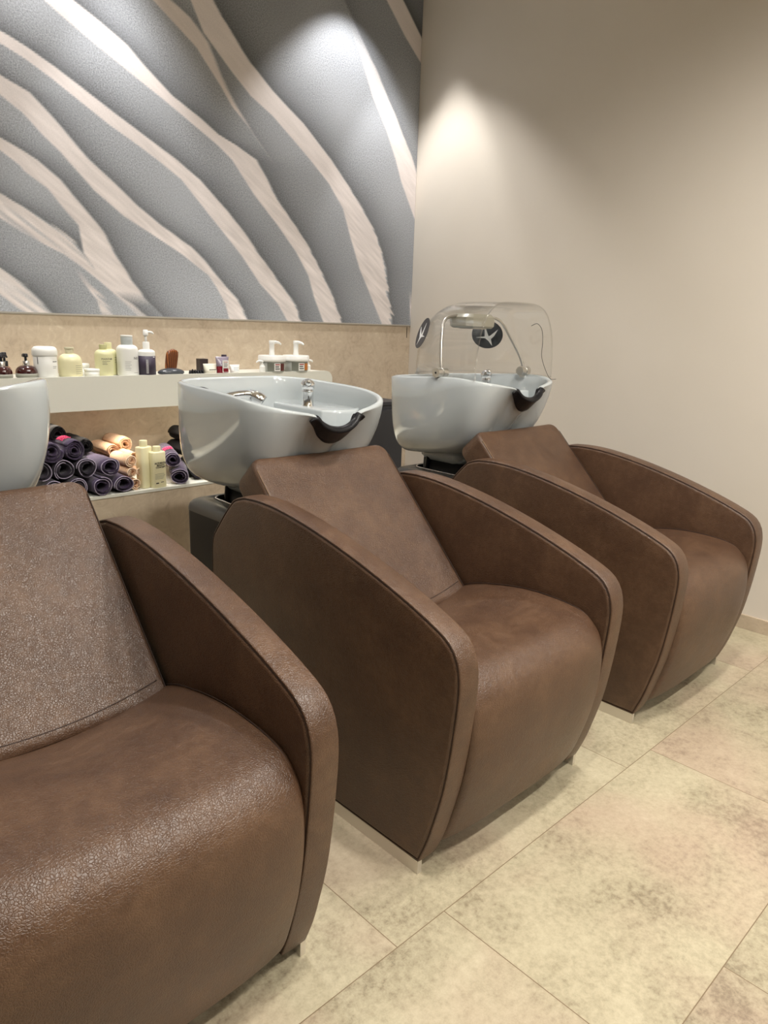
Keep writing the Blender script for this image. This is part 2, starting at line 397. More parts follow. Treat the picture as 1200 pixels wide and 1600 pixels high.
# ------------------------------------------------------------------ built-in ledge, shelf, tall cabinet
LZ, LY = .585, 2.88
o = obj('wall_ledge', box(-1.6, 2.60, LY, YB, 0, LZ-.012), STONE, smooth=False)
tag(o, 'long low stone-clad ledge along the back wall behind the basins, with a white top', 'ledge')
t = obj('ledge_top', box(-1.6, 2.60, LY-.004, YB, LZ-.012, LZ), WHITELAQ, o, smooth=False); t['label'] = 'white lacquered ledge top'
SZ, SY, SB = 1.055, 3.03, .915
def shelf():
    r = .045; x1 = 2.535
    prof = [(-1.6, SB), (x1, SB), (x1, SZ-r)]+[(x1-r+r*math.cos(a), SZ-r+r*math.sin(a)) for a in [k*PI/2/8 for k in range(1, 9)]]+[(-1.6, SZ)]
    bm = loft([[(x, SY, z) for x, z in prof], [(x, SY+.016, z) for x, z in prof]])
    s = thing('wall_shelf', (0, 3.15, 0), 'long white lacquered shelf box with deep front fascia holding the bottles', 'shelf')
    def place(o): o.location = (0, -3.15, 0); return o
    place(obj('fascia', bm, WHITELAQ, s, smooth=False))
    place(obj('shelf_board', box(-1.6, x1-.03, SY+.016, YB-.001, SZ-.03, SZ-.004), WHITELAQ, s, smooth=False))
    place(obj('shelf_underside', box(-1.6, x1-.03, SY+.016, YB-.001, SB+.004, SB+.02), WHITELAQ, s, smooth=False))
    st = place(obj('light_strip', box(-1.5, x1-.1, SY+.03, SY+.04, SB-.002, SB+.004), emis('led_glow', (1, .9, .74), 6), s, smooth=False))
    st['label'] = 'glowing LED strip under the shelf'
    la = bpy.data.lights.new('led', 'AREA'); la.shape = 'RECTANGLE'; la.size = 4.0; la.size_y = .02; la.energy = LED_W; la.color = (1, .9, .74); la.spread = math.radians(85)
    lo = bpy.data.objects.new('strip_lamp', la); C.objects.link(lo); lo.location = (.5, SY+.035, SB-.006); lo.visible_camera = True
    return s
shelf()
def tall_cabinet():
    s = thing('storage_cabinet', (2.83, 3.1, 0), 'matt anthracite cabinet standing against the back wall between the middle and far basins', 'cabinet')
    obj('body', box(-.20, .205, -.10, .19, .04, .855), CABINET, s, smooth=False)
    obj('top_panel', box(-.21, .215, -.11, .19, .857, .875), CABINET, s, smooth=False)
    obj('door', box(-.20, .205, -.118, -.102, .045, .83), CABINET, s, smooth=False)
    obj('plinth', box(-.19, .195, -.09, .18, 0, .04), BLACKPL, s, smooth=False)
tall_cabinet()

# ------------------------------------------------------------------ ceiling lamps
def downlight(x, y, watts, colr, spread, blend, rad, label, group, core=0):
    t = thing('ceiling_downlight', (x, y, CEIL), label, 'ceiling lamp', group)
    obj('trim_ring', lathe([(.040, -.001), (.062, -.001), (.062, -.007), (.045, -.009), (.040, -.004)], 32), WHITELAQ, t)
    obj('lamp_disc', lathe([(.039, -.0015), (.039, -.003)], 32), emis('lamp_glow', colr, 12), t, smooth=False)
    if core:
        k = bpy.data.lights.new('core_beam', 'SPOT'); k.energy = core; k.color = colr; k.spot_size = math.radians(56); k.spot_blend = .75; k.shadow_soft_size = .03
        ko = bpy.data.objects.new('core_beam', k); C.objects.link(ko); ko.parent = t; ko.location = (0, 0, -.012)
    l = bpy.data.lights.new('beam', 'SPOT'); l.energy = watts; l.color = colr; l.spot_size = math.radians(spread); l.spot_blend = blend
    l.shadow_soft_size = rad
    lo = bpy.data.objects.new('lamp_beam', l); C.objects.link(lo); lo.parent = t; lo.location = (0, 0, -.012)
for i, (x, y) in enumerate(WALL_SPOTS):
    downlight(x, y, WALL_SPOT_W*.72, WALL_SPOT_COL, 88, .45, .02, ['recessed wall-washer spotlight above the far basin, in the corner', 'recessed wall-washer spotlight above the middle basin', 'recessed wall-washer spotlight above the near basin, out of frame'][i], 'wall-washer spotlights')
for i, (x, y) in enumerate(CORE_SPOTS):
    downlight(x, y, WALL_SPOT_W*.62, WALL_SPOT_COL, 52, .5, .02, ['narrow recessed spotlight nearest the corner of mural and right wall', 'narrow recessed spotlight above the left part of the mural'][i], 'narrow mural spotlights')
for x, y in DOWNLIGHTS:
    downlight(x, y, DOWN_W, DOWN_COL, 150, .6, .09, 'recessed room downlight in the white ceiling, in front of the chairs', 'room downlights')

# ================================================================== SALON CHAIRS
ARM_OUT = [(1.00,.036),(.975,.10),(.955,.17),(.933,.26),(.918,.36),(.908,.46),(.904,.53),(.908,.575),(.922,.612),(.952,.642),(1.02,.672),(1.13,.710),(1.27,.750),
           (1.42,.784),(1.56,.806),(1.66,.812),(1.74,.808),(1.79,.793),(1.84,.745),(1.915,.655),(1.925,.60),(1.925,.036)]
def arm_outline(n=150):
    P = [Vector(p) for p in ARM_OUT]
    curve = spline(P[:17], 6)+spline(P[17:20], 3)+[P[20], P[20].lerp(P[21], .5), P[21], P[21].lerp(P[0], .33), P[21].lerp(P[0], .66)]
    Q = [Vector((a.x, a.y)) for a in curve]
    Q2 = chaikin(Q, 2)
    return [Vector((q.x, q.y)) for q in resample(Q2, n)]
def make_arm(side, parent, ox):
    """side -1 left, +1 right; local x from -.356 to +.356"""
    P = arm_outline(); T = .068; xo = .356
    prof = [(-.0020, .0150), (-.0012, .0120), (.0008, .0088), (.0034, .0062), (.0040, .0050), (.0022, .0040), (.0018, .0026), (.0030, .0008), (.006, 0)]
    rings = []
    for d, w in prof: rings.append([(side*(xo-d), q.x-1.45, q.y) for q in inset2(P, w)])
    rings.append([(side*(xo-T/2), q.x-1.45, q.y) for q in inset2(P, -.0015)])
    for d, w in prof[::-1]: rings.append([(side*(xo-T+d), q.x-1.45, q.y) for q in inset2(P, w)])
    a = obj('armrest', loft(rings), LEATHER, parent)
    # stitched seams on both faces
    for xx in (xo-.0026, xo-T+.0026):
        S = inset2(P, .0050)
        obj('seam', tube([(side*xx, q.x-1.45, q.y) for q in S], .0014, 6, closed=True), SEAM, a)
    rail = [(.995, .0), (1.92, .0), (1.92, .037), (.995, .037)]
    r = obj('base_rail', loft([[(side*(xo-.002), y-1.45+.006, z) for y, z in rail], [(side*(xo-.016), y-1.45+.006, z) for y, z in rail]]), RAIL, parent, smooth=False)
    r['label'] = 'polished steel foot rail'
    return a
SEAT = [(1.46,.470),(1.38,.505),(1.30,.525),(1.23,.538),(1.16,.545),(1.09,.545),(1.034,.541),(.985,.531),(.956,.512),(.930,.482),(.917,.44),(.913,.39),(.917,.32),(.930,.24),(.950,.165),
        (.972,.100),(.990,.068),(1.02,.050),(1.10,.045),(1.40,.045),(1.60,.045),(1.66,.08),(1.66,.30),(1.60,.40)]
def make_seat(parent):
    P = [Vector((q.x, q.y)) for q in resample(spline([(a, b, 0) for a, b in SEAT], 5, True), 130)]
    hw = .2870; rings = []
    xs = [(-hw, .012), (-hw+.003, .005), (-hw+.009, .0012), (-hw+.018, 0)]
    m = 22
    full = xs+[(-hw+.018+(2*hw-.036)*k/m, 0) for k in range(1, m)]+[(-x, w) for x, w in xs[::-1]]
    for x, w in full:
        r = []
        for q in inset2(P, w):
            g = 1-(x/hw)**2
            dz = 0
            if q.y > .40: dz = -.048*g*min(1, max(0, (q.x-.95)/.42))*min(1, (q.y-.40)/.06)
            dy = -.020*(1-(x/hw)**4)*min(1, max(0, (1.06-q.x)/.08))
            r.append((x, q.x-1.45+dy, q.y+dz))
        rings.append(r)
    s = obj('seat', loft(rings), LEATHER, parent)
    for sx in (-1, 1):
        S = [q for q in inset2(P, .0006) if q.x < 1.44 and q.y > .06]
        S = sorted(S, key=lambda q: math.atan2(q.y-.25, q.x-1.25) % (2*PI))
        S = [q for q in S]
        obj('seam', tube([(sx*(hw-.010), q.x-1.45, q.y) for q in S], .0013, 5), SEAM, s)
    return s
def make_back(parent):
    b0, b1 = Vector((1.395, .462)), Vector((1.822, .902))      # front face line, bottom to top
    d = (b1-b0); Lb = d.length; d.normalize(); nrm = Vector((d.y, -d.x))      # towards the rear and down
    hw, T, rc = .279, .125, .055
    rings = []; nv = 26
    def ring(v, W, shrink, conc):
        out = []; n = 20; w0, w1 = shrink, T-shrink; r = min(.016, (w1-w0)*.45)
        def add(x, w):
            g = 1-min(1, abs(x)/hw)**2
            c = conc*g*(1-w/T)
            p = b0+d*v+nrm*(w+c); out.append((x, p.x-1.45, p.y))
        for k in range(n+1): add(-(W-r)+2*(W-r)*k/n, w0)
        for k in range(1, 6): a = k/6*PI/2; add(W-r+r*math.sin(a), w0+r-r*math.cos(a))
        add(W, w0+r); add(W, w1-r)
        for k in range(1, 6): a = k/6*PI/2; add(W-r+r*math.cos(a), w1-r+r*math.sin(a))
        for k in range(n+1): add((W-r)-2*(W-r)*k/n, w1)
        for k in range(1, 6): a = k/6*PI/2; add(-(W-r)-r*math.sin(a), w1-r+r*math.cos(a))
        add(-W, w1-r); add(-W, w0+r)
        for k in range(1, 6): a = k/6*PI/2; add(-(W-r)-r*math.cos(a), w0+r-r*math.sin(a))
        return out
    top = []
    for k in range(nv+1):
        v = (Lb-.045)*k/nv; rings.append(ring(v, hw, 0 if k else .004, .016-.008*max(0, v/Lb)))
    for k in range(1, 9):
        a = k/8*PI/2; v = Lb-.045+.045*math.sin(a)
        W = hw-.036+.036*math.cos(a) if k < 8 else hw-.038
        rings.append(ring(v-.006*(k == 8)*0, W, .014*(1-math.cos(a))**1.5+(.004 if k == 8 else 0), .008))
    bk = obj('backrest', loft(rings), LEATHER, parent)
    for sx in (-1, 1):
        pts = []
        for k in range(0, 30):
            v = Lb*.02+(Lb-.060)*k/29; p = b0+d*v+nrm*(-.0004+.0016)
            pts.append((sx*(hw-.007), p.x-1.45, p.y))
        obj('seam', tube(pts, .0014, 5), PALESEAM if sx < 0 else SEAM, bk)
    pts = []
    for k in range(41):
        x = -hw+.02+(2*hw-.04)*k/40; g = 1-(x/hw)**2; v = .058-.034*g
        p = b0+d*v+nrm*(.016*g-.0006); pts.append((x, p.x-1.45, p.y))
    obj('seam', tube(pts, .0013, 5), SEAM, bk)
    bracket = box(-.18, .18, 1.64-1.45, 1.70-1.45, .05, .42)
    f = obj('back_frame', bracket, BLACKPL, parent, smooth=False)
    return bk
def chair(cx, label):
    t = thing('salon_chair', (cx, 1.45, 0), label, 'salon chair', 'brown leather backwash chairs in a row')
    make_arm(-1, t, 0); make_arm(1, t, 0); make_seat(t); make_back(t)
    obj('cross_beam', box(-.32, .32, .28, .40, .004, .05), SATIN, t, smooth=False)
    return t
def copy_tree(o, parent=None):
    c = o.copy(); C.objects.link(c)
    if parent: c.parent = parent
    for ch in list(o.children): copy_tree(ch, c)
    return c
CX = (.432, 1.484, 2.548)
c1 = chair(CX[0], 'nearest brown leather salon chair, cut off by the left edge of the photo')
c2 = copy_tree(c1); c2.location.x = CX[1]; c2['label'] = 'middle brown leather salon chair, in front of the basin with the uncovered chrome tap'
c3 = copy_tree(c1); c3.location.x = CX[2]; c3['label'] = 'farthest brown leather salon chair, beside the right wall below the clear hood'
obj('side_knob', tube([(.272, .42, .842), (.335, .42, .852), (.352, .42, .855), (.356, .42, .856)], [.012, .013, .013, .008], 16), BLACKRUB, c3)

# ================================================================== WASH BASINS
RIM = [(0,2.345,1.092),(.10,2.345,1.092),(.19,2.335,1.091),(.245,2.30,1.088),(.272,2.23,1.086),(.283,2.12,1.082),(.285,2.0,1.078),(.280,1.90,1.071),(.266,1.83,1.060),(.230,1.782,1.048),
       (.180,1.757,1.038),(.125,1.745,1.028),(.100,1.740,1.024),(.083,1.737,1.015),(.068,1.733,.995),(.042,1.730,.979),(.02,1.729,.973),(0,1.729,.971)]
def rim_pts(n=96):
    full = [Vector(p) for p in RIM]+[Vector((-p[0], p[1], p[2])) for p in RIM[-2:0:-1]]
    return resample(spline(full, 8, True), n)
BASEC = Vector((0, 2.12, .755))
def outer_pt(p, th):
    """surface point of the outside shell below rim point p; th 0 at the rim, pi/2 at the foot"""
    ang = math.atan2(p.x, -(p.y-2.05))                     # 0 at the front lip
    f = min(1, max(0, (abs(ang)-.15)/1.75)); f = f*f*(3-2*f)
    n = .88+2.6*f
    foot = Vector((p.x*.50, 2.12+(p.y-2.07)*.52, .755))
    h = max(0, math.cos(th))**(2/n); v = 1-max(0, math.sin(th))**(2/n)
    q = Vector((foot.x+(p.x-foot.x)*h, foot.y+(p.y-foot.y)*h, foot.z+(p.z-foot.z)*v))
    # slight belly under the rim at the sides
    b = math.sin(min(th*1.6, PI))*.012*f
    dr = Vector((p.x, p.y-2.07, 0)); dr.normalize()
    return q+dr*b
def inner_pt(p, th):
    ang = math.atan2(p.x, -(p.y-2.05)); f = min(1, max(0, (abs(ang)-.25)/1.15)); f = f*f*(3-2*f)
    n = 1.5+1.5*f
    d = Vector((p.x, p.y-2.07, 0)); d.normalize()
    r = p-d*.022; foot = Vector((p.x*.25, 2.12+(p.y-2.07)*.3, .845))
    h = max(0, math.cos(th))**(2/n); v = 1-max(0, math.sin(th))**(2/n)
    return Vector((foot.x+(r.x-foot.x)*h, foot.y+(r.y-foot.y)*h, foot.z+(r.z-foot.z)*v))
def basin(cx, tilt, label, dz=0):
    t = thing('wash_basin', (cx, 2.10, 0), label, 'wash basin', 'white ceramic backwash basins behind the chairs')
    piv = Vector((0, 2.2, .80)); R = Matrix.Rotation(-tilt, 3, 'X')
    T = lambda p: tuple(R@(Vector(p)-piv)+piv-Vector((0, 2.10, 0))+Vector((0, 0, dz)))
    def TO(bm):
        for v in bm.verts: v.co = T(v.co)
        return bm
    P = rim_pts(); K = 18; rings = []
    for k in range(K, -1, -1): rings.append([outer_pt(p, PI/2*k/K) for p in P])
    lip = []
    for a, w in ((.004, .004), (.0065, .011), (.004, .018)):
        r = []
        for p in P:
            d = Vector((p.x, p.y-2.07, 0)); d.normalize(); r.append(p-d*w+Vector((0, 0, a)))
        lip.append(r)
    rings += lip
    for k in range(0, K+1): rings.append([inner_pt(p, PI/2*k/K) for p in P])
    bowl = obj('bowl', TO(loft(rings)), CERAMIC, t)
    bowl['label'] = 'white glazed ceramic bowl'
    # neck rest: saddle over the dip at the front
    fr_ = sorted([p for p in rim_pts(400) if p.y < 1.85 and abs(p.x) < .2], key=lambda p: p.x)
    fx, fy, fz = [p.x for p in fr_], [p.y for p in fr_], [p.z for p in fr_]
    rp = lambda x: Vector((x, interp(x, fx, fy), interp(x, fx, fz)))
    rows = []
    for i in range(61):
        u = -1+i/30; u = max(-.999, min(.999, u)); e = math.sqrt(1-abs(u)**2.4); row = []
        for k in range(5, 0, -1): p = rp(u*.086); d = Vector((p.x, p.y-2.07, 0)).normalized(); row.append(inner_pt(p, PI/2*.16*e*k/5)-d*(.003*e))
        row += [p-d*.018*e+Vector((0, 0, .006+.004*e)), p-d*.009+Vector((0, 0, .008+.005*e)), p+d*.004*e+Vector((0, 0, .004+.003*e))]
        for k in range(1, 8):
            p = rp(u*(.086+.026*math.sin(k/7*PI*.6))); d = Vector((p.x, p.y-2.07, 0)).normalized()
            q_ = outer_pt(p, PI/2*(.05+.27*e)*k/7)+d*(.007*e+.001)
            q_.z -= .016*abs(u)**3*math.sin(k/7*PI/2); row.append(q_)
        rows.append(row)
    nb = loft(rows, cap=False, closed=False)
    nr = obj('neck_rest', TO(nb), BLACKRUB, t)
    so = nr.modifiers.new('thickness', 'SOLIDIFY'); so.thickness = .006; so.offset = 0
    # tap deck inside on the right
    dk = loft([[(x, y, z) for x, y in [(.085,1.93),(.125,1.895),(.20,1.885),(.262,1.93),(.268,2.05),(.262,2.20),(.235,2.27),(.15,2.275),(.10,2.23),(.085,2.10)]] for z in (.93, 1.004)]+
              [[(x*.97+.005, y*.97+.063, 1.012) for x, y in [(.085,1.93),(.125,1.895),(.20,1.885),(.262,1.93),(.268,2.05),(.262,2.20),(.235,2.27),(.15,2.275),(.10,2.23),(.085,2.10)]]])
    d_ = obj('tap_deck', TO(dk), CERAMIC, t); bevel(d_, .006, 3)
    # mixer tap
    mx, my = .135, 2.07
    tp = obj('mixer_tap', TO(lathe([(.0, 1.008), (.024, 1.008), (.024, 1.012), (.0205, 1.016), (.0205, 1.058), (.0215, 1.060), (.0215, 1.064), (.020, 1.0655)], 32, mx, my)), CHROME, t)
    hd = bmesh.new(); bmesh.ops.create_uvsphere(hd, u_segments=28, v_segments=18, radius=.0245)
    for v in hd.verts: v.co = Vector((v.co.x+mx, v.co.y*1.05+my, v.co.z*.92+1.084))
    th = obj('tap_handle', TO(hd), CHROME, tp)
    obj('tap_knob', TO(tube([(mx-.012, my-.018, 1.092), (mx-.020, my-.030, 1.096), (mx-.023, my-.036, 1.095)], [.009, .0115, .008], 16)), CHROME, tp)
    # hand shower lying across the rear left of the bowl
    hp = spline([(-.235, 2.235, 1.012), (-.18, 2.22, 1.026), (-.12, 2.205, 1.040), (-.06, 2.19, 1.048), (-.02, 2.18, 1.045)], 6)
    n_ = len(hp); hs = obj('hand_shower', TO(tube(hp, [.010+.006*(i/(n_-1)) for i in range(n_)], 16)), CHROME, t)
    obj('spray_head', TO(tube([(-.035, 2.19, 1.052), (-.018, 2.178, 1.040), (.0, 2.165, 1.026), (.006, 2.160, 1.020)], [.015, .0235, .026, .024], 20)), CHROME, hs)
    obj('hose', TO(tube(spline([(-.235, 2.235, .97), (-.232, 2.245, 1.02), (-.215, 2.25, 1.055), (-.185, 2.25, 1.066), (-.155, 2.245, 1.052), (-.14, 2.235, 1.01), (-.14, 2.23, .93)], 6), .0085, 12)), BLACKRUB, hs)
    obj('drain', TO(lathe([(.0, .846), (.026, .846), (.026, .851), (.018, .852), (.0, .848)][1:4], 24, 0, 2.11)), CHROME, t)
    # collar, column, pedestal (these do not tilt)
    q = lambda p: (p[0], p[1]-2.10, p[2])
    def rr(cx_, cy_, hx, hy, r, z, n=6):
        out = []
        for sx, sy, a0 in ((1, 1, 0), (-1, 1, PI/2), (-1, -1, PI), (1, -1, 1.5*PI)):
            for k in range(n+1):
                a = a0+PI/2*k/n; out.append((cx_+sx*(hx-r)+r*math.cos(a), cy_-2.10+sy*(hy-r)+r*math.sin(a), z))
        return out
    obj('collar', loft([rr(0, 2.12, .115, .125, .06, .712), rr(0, 2.12, .135, .145, .07, .735), rr(0, 2.12, .14, .15, .07, .775)]), CERAMIC, t)
    obj('column', loft([rr(0, 2.10, .125, .150, .035, .55), rr(0, 2.10, .120, .145, .035, .722)]), BLACKPL, t)
    obj('hose_sleeve', tube([(-.118, 2.19-2.10, .785), (-.121, 2.195-2.10, .74), (-.124, 2.20-2.10, .67), (-.124, 2.20-2.10, .60)], .011, 12), BLACKRUB, t)
    pr = [rr(0, 2.06, .225, .27, .05, 0), rr(0, 2.06, .225, .27, .05, .640), rr(0, 2.06, .222, .267, .048, .655), rr(0, 2.06, .213, .258, .045, .665), rr(0, 2.06, .200, .245, .042, .669),
          rr(0, 2.08, .150, .185, .045, .672), rr(0, 2.08, .148, .183, .045, .60)]
    ped = obj('pedestal', loft(pr), BLACKPL, t)
    lid = obj('pedestal_lid', loft([rr(0, 2.06, .226, .271, .05, .636), rr(0, 2.06, .226, .271, .05, .645), rr(0, 2.06, .222, .267, .048, .660), rr(0, 2.06, .212, .257, .045, .670), rr(0, 2.06, .198, .243, .042, .675),
          rr(0, 2.08, .152, .187, .045, .678), rr(0, 2.08, .150, .185, .045, .66)], cap=False), GREYSHELL, t)
    rg = rr(0, 2.08, .151, .186, .045, .679)
    obj('opening_trim', tube(rg, .0035, 8, closed=True), SILVERPL, t)
    return t, T
b1, _ = basin(CX[0]-.030, math.radians(13.5), 'nearest white ceramic wash basin, cut off by the left edge of the photo', 0)
b2, _ = basin(CX[1], 0, 'middle white ceramic wash basin, open, showing its chrome tap and hand shower')
b3, T3 = basin(CX[2]-.018, math.radians(5.5), 'far white ceramic wash basin next to the right wall, carrying the clear hood')

# ================================================================== CLEAR STEAM HOOD on the far basin
def glass_mat():
    m = mat('clear_acrylic', (1, 1, 1), .03, 0)
    nt = m.node_tree; out = nt.nodes['Material Output']
    tr = N(m, 'ShaderNodeBsdfTransparent'); tr.inputs[0].default_value = (.985, .985, .98, 1)
    gl = N(m, 'ShaderNodeBsdfGlossy'); gl.inputs['Roughness'].default_value = .04
    lw = N(m, 'ShaderNodeLayerWeight'); lw.inputs[0].default_value = .5
    fac = math_n(m, 'ADD', math_n(m, 'MULTIPLY', math_n(m, 'POWER', lw.outputs['Facing'], 4.0), .6), .05)
    mx = N(m, 'ShaderNodeMixShader'); L(m, fac, mx.inputs[0]); L(m, tr.outputs[0], mx.inputs[1]); L(m, gl.outputs[0], mx.inputs[2])
    L(m, mx.outputs[0], out.inputs[0]); return m
ACRYL = glass_mat()
def hood():
    cx = CX[2]-.018; Y0 = 2.0
    t = thing('steam_hood', (cx, Y0, 1.10), 'clear acrylic steam hood with two round black stickers, standing on the far basin', 'hood')
    hw, top = .262, .305
    def sect(y, s, zt):
        """arch across the basin: half width s, height zt"""
        out = []; n = 40
        for k in range(n+1):
            a = PI*k/n; c, s_ = math.cos(a), math.sin(a); e = .42 if zt > .15 else .6
            out.append((s*math.copysign(abs(c)**e, c)*(1-.05*(s_ > 0)*s_), y-Y0, max(0, zt)*s_**(.62)))
        return out
    def shellpoint(a, v, off=0):
        """a: arc 0..pi left to right over the top; v: 0 front edge .. 1 rear foot"""
        n = 1
        if v < .42:
            y = 1.84+v/.42*.20; k = 1; hgt = top
        else:
            w = (v-.42)/.58*PI/2; y = 2.04+.215*math.sin(w); k = math.cos(w)**.75; hgt = top*math.cos(w)**.62
        c, s_ = math.cos(a), math.sin(a)
        X = (hw*(.35*(1-k)*0+k**.55)+off)*-math.copysign(abs(c)**.5, c)*(1-.07*s_); Z = (hgt+off)*s_**.6
        return Vector((X, y-Y0, Z))
    rows = [[shellpoint(PI*k/48, v) for k in range(49)] for v in [i/40*.995 for i in range(41)]]
    sh = obj('hood_shell', loft(rows, cap=False, closed=False), ACRYL, t); so = sh.modifiers.new('thickness', 'SOLIDIFY'); so.thickness = .003
    sh['label'] = 'clear domed acrylic shell'
    edge = [shellpoint(PI*k/48, 0) for k in range(49)]
    obj('shell_edge', tube([(p.x, p.y, p.z) for p in edge], .0022, 8), ACRYL, sh)
    foot = [(-hw, -.16, 0), (-hw, .04, 0)]
    fl = [shellpoint(0, v) for v in [i/30 for i in range(30)]]+[shellpoint(PI, v) for v in [i/30 for i in range(29, -1, -1)]]
    obj('foot_flange', tube([(p.x, p.y, .002) for p in fl], .0035, 8), ACRYL, sh)
    # round black stickers bearing a white winged mark
    for side in (-1, 1):
        # anchor point on the rear corner of the shell
        a0 = PI*.16 if side < 0 else PI*.84; v0 = .665
        P0 = shellpoint(a0, v0); ea = .004
        ta = (shellpoint(a0+ea, v0)-shellpoint(a0-ea, v0)).normalized(); tv = (shellpoint(a0, v0+ea)-shellpoint(a0, v0-ea)).normalized()
        nn = ta.cross(tv).normalized()
        if nn.dot(Vector((side, 1, .2))) < 0: nn = -nn
        up = (Vector((0, 0, 1))-nn*nn.z).normalized(); rt = nn.cross(up)
        bm = bmesh.new(); r = .072
        cen = P0+nn*.004
        ring = lambda rad, h, n=36: [cen+rt*rad*math.cos(2*PI*k/n)+up*rad*.92*math.sin(2*PI*k/n)+nn*h for k in range(n)]
        st = obj('round_sticker', loft([ring(r, 0), ring(r, .0012)]), mat('black_vinyl_sticker', (.012, .012, .016), .3), t, smooth=False)
        star = [(x*1.45, y*1.45) for x, y in ((-.034,.018),(-.008,-.004),(.036,-.010),(.006,-.012),(-.004,-.020),(-.016,-.036),(-.012,-.014),(-.022,-.004))]
        spike = [(-.006,-.006),(.012,.042),(.012,-.009)]
        for shp in (star, spike):
            sb = bmesh.new()
            for h in (-.0008, .0020):
                sb.faces.new([sb.verts.new(cen+rt*(-x)*1.0+up*y*1.0+nn*h) for x, y in shp])
            sb.verts.ensure_lookup_table(); n2 = len(shp); V = list(sb.verts)
            for k in range(n2): sb.faces.new((V[k], V[(k+1) % n2], V[n2+(k+1) % n2], V[n2+k]))
            obj('winged_mark', sb, mat('white_vinyl', (.85, .85, .85), .4), st, smooth=False)
    # bent tube frame with heater head and clamp knobs
    fp = spline([(-.262, .02, .02), (-.256, .03, .08), (-.235, .05, .17), (-.20, .07, .225), (-.13, .08, .245), (0, .08, .247), (.13, .08, .245), (.185, .07, .225), (.225, .045, .16), (.258, .01, .08), (.268, -.01, .02)], 6)
    fr = obj('tube_frame', tube(fp, .0065, 12), SATIN, t)
    hb = [(-.115,-.03),(-.09,-.055),(.09,-.055),(.115,-.03),(.115,.05),(.09,.075),(-.09,.075),(-.115,.05)]
    g = lambda s, z: [(x*s*.78-.035, y*s+.05, z) for x, y in hb]
    h = obj('heater_head', loft([g(.86, .198), g(.98, .206), g(1, .225), g(.98, .243), g(.80, .256)]), mat('warm_grey_plastic', srgb(150, 146, 132), .3), t); sharp(h, 30)
    obj('heater_plate', loft([[(x*.5-.035, y*.6+.05, z) for x, y in hb] for z in (.195, .199)]), SATIN, h, smooth=False)
    for sx, y in ((-1, .02), (1, -.01)):
        k = obj('clamp_knob', tube([(sx*.235, y, .018), (sx*.262, y, .018), (sx*.264, y, .018), (sx*.268, y, .018), (sx*.27, y, .018), (sx*.295, y, .018)], [.0195, .0195, .017, .017, .0195, .0195], 28), SATIN, t)
        sharp(k, 40)
        obj('screw', tube([(sx*.294, y, .018), (sx*.2965, y, .018)], .004, 12), BLACKRUB, k)
        obj('clamp_foot', box(sx*.262-.012, sx*.262+.012, y-.010, y+.010, -.012, .006), SATIN, k, smooth=False)
    # thin dark line added in place of the plastic edge of the front opening
    edge_line = spline([(.10, -.15, .215), (.135, -.155, .225), (.165, -.16, .20), (.178, -.16, .15), (.172, -.165, .09), (.19, -.18, .03), (.215, -.19, -.004), (.25, -.195, -.006)], 6)
    obj('edge_line', tube(edge_line, .0011, 6), BLACKRUB, t)
hood()

# ================================================================== THINGS ON THE SHELF
SY_ = 3.09
WHITEPL = mat('white_plastic', srgb(236, 236, 232), .3)
GREYCAP = mat('pale_grey_cap', srgb(186, 192, 192), .35)
CREAMPL = mat('cream_plastic', srgb(232, 226, 186), .32)
CREAMCAP = mat('cream_grey_cap', srgb(206, 200, 172), .35)
YELLOWPL = mat('pale_yellow_plastic', srgb(224, 221, 176), .32)
YELLOWCAP = mat('pale_olive_cap', srgb(196, 194, 146), .35)
AMBER = mat('dark_amber_glass', srgb(56, 14, 12), .06, 0, Coat_Weight=.8)
AMBERRED = mat('red_amber_glass', srgb(140, 32, 20), .06, 0, Coat_Weight=.8)
BLACKP = mat('black_pump_plastic', srgb(18, 18, 24), .3)
GREYLAB = mat('grey_paper_label', srgb(150, 150, 138), .6)
INK = mat('grey_ink', srgb(84, 84, 78), .6)
INKD = mat('black_ink', srgb(28, 28, 26), .6)
INKW = mat('white_ink', srgb(226, 226, 226), .6)
PURPLE = mat('dark_plum_label', srgb(58, 48, 66), .5)
WOOD = mat('reddish_brown_wood', srgb(122, 66, 26), .35)
def wood_detail(m):
    v = coord(m); w = N(m, 'ShaderNodeTexWave'); w.inputs['Scale'].default_value = 30; w.inputs['Distortion'].default_value = 2; L(m, v, w.inputs['Vector'])
    L(m, ramp(m, w.outputs['Fac'], [(.2, srgb(88, 44, 18)), (.8, srgb(150, 88, 40))]), bsdf(m).inputs['Base Color'])
wood_detail(WOOD)
def at(x, label, name, cat, y=SY_, z=SZ-.004, rot=0, group=None):
    return thing(name, (x, y, z+.0005), label, cat, group, rot)
def lines(x0, z0, widths, m, parent, R, dz=.006, h=.0014, rot=0):
    """fine illegible print as thin bars on a round bottle"""
    for k, w in enumerate(widths):
        n = 10; bm = bmesh.new(); f = []
        for i in range(n+1):
            a = rot+(x0+w*i/n)/R; s, c = math.sin(a)*(R+.0005), -math.cos(a)*(R+.0005)
            f.append((bm.verts.new((s, c, z0-k*dz)), bm.verts.new((s, c, z0-k*dz+h))))
        for a, b in zip(f, f[1:]): bm.faces.new((a[0], b[0], b[1], a[1]))
        yield bm
def print_block(x0, z0, widths, m, parent, R, dz=.006, h=.0014, rot=0):
    tot = bmesh.new()
    for bm in lines(x0, z0, widths, m, parent, R, dz, h, rot):
        me = bpy.data.meshes.new('x'); bm.to_mesh(me); tot.from_mesh(me); bm.free(); bpy.data.meshes.remove(me)
    return obj('fine_print', tot, m, parent, smooth=False)
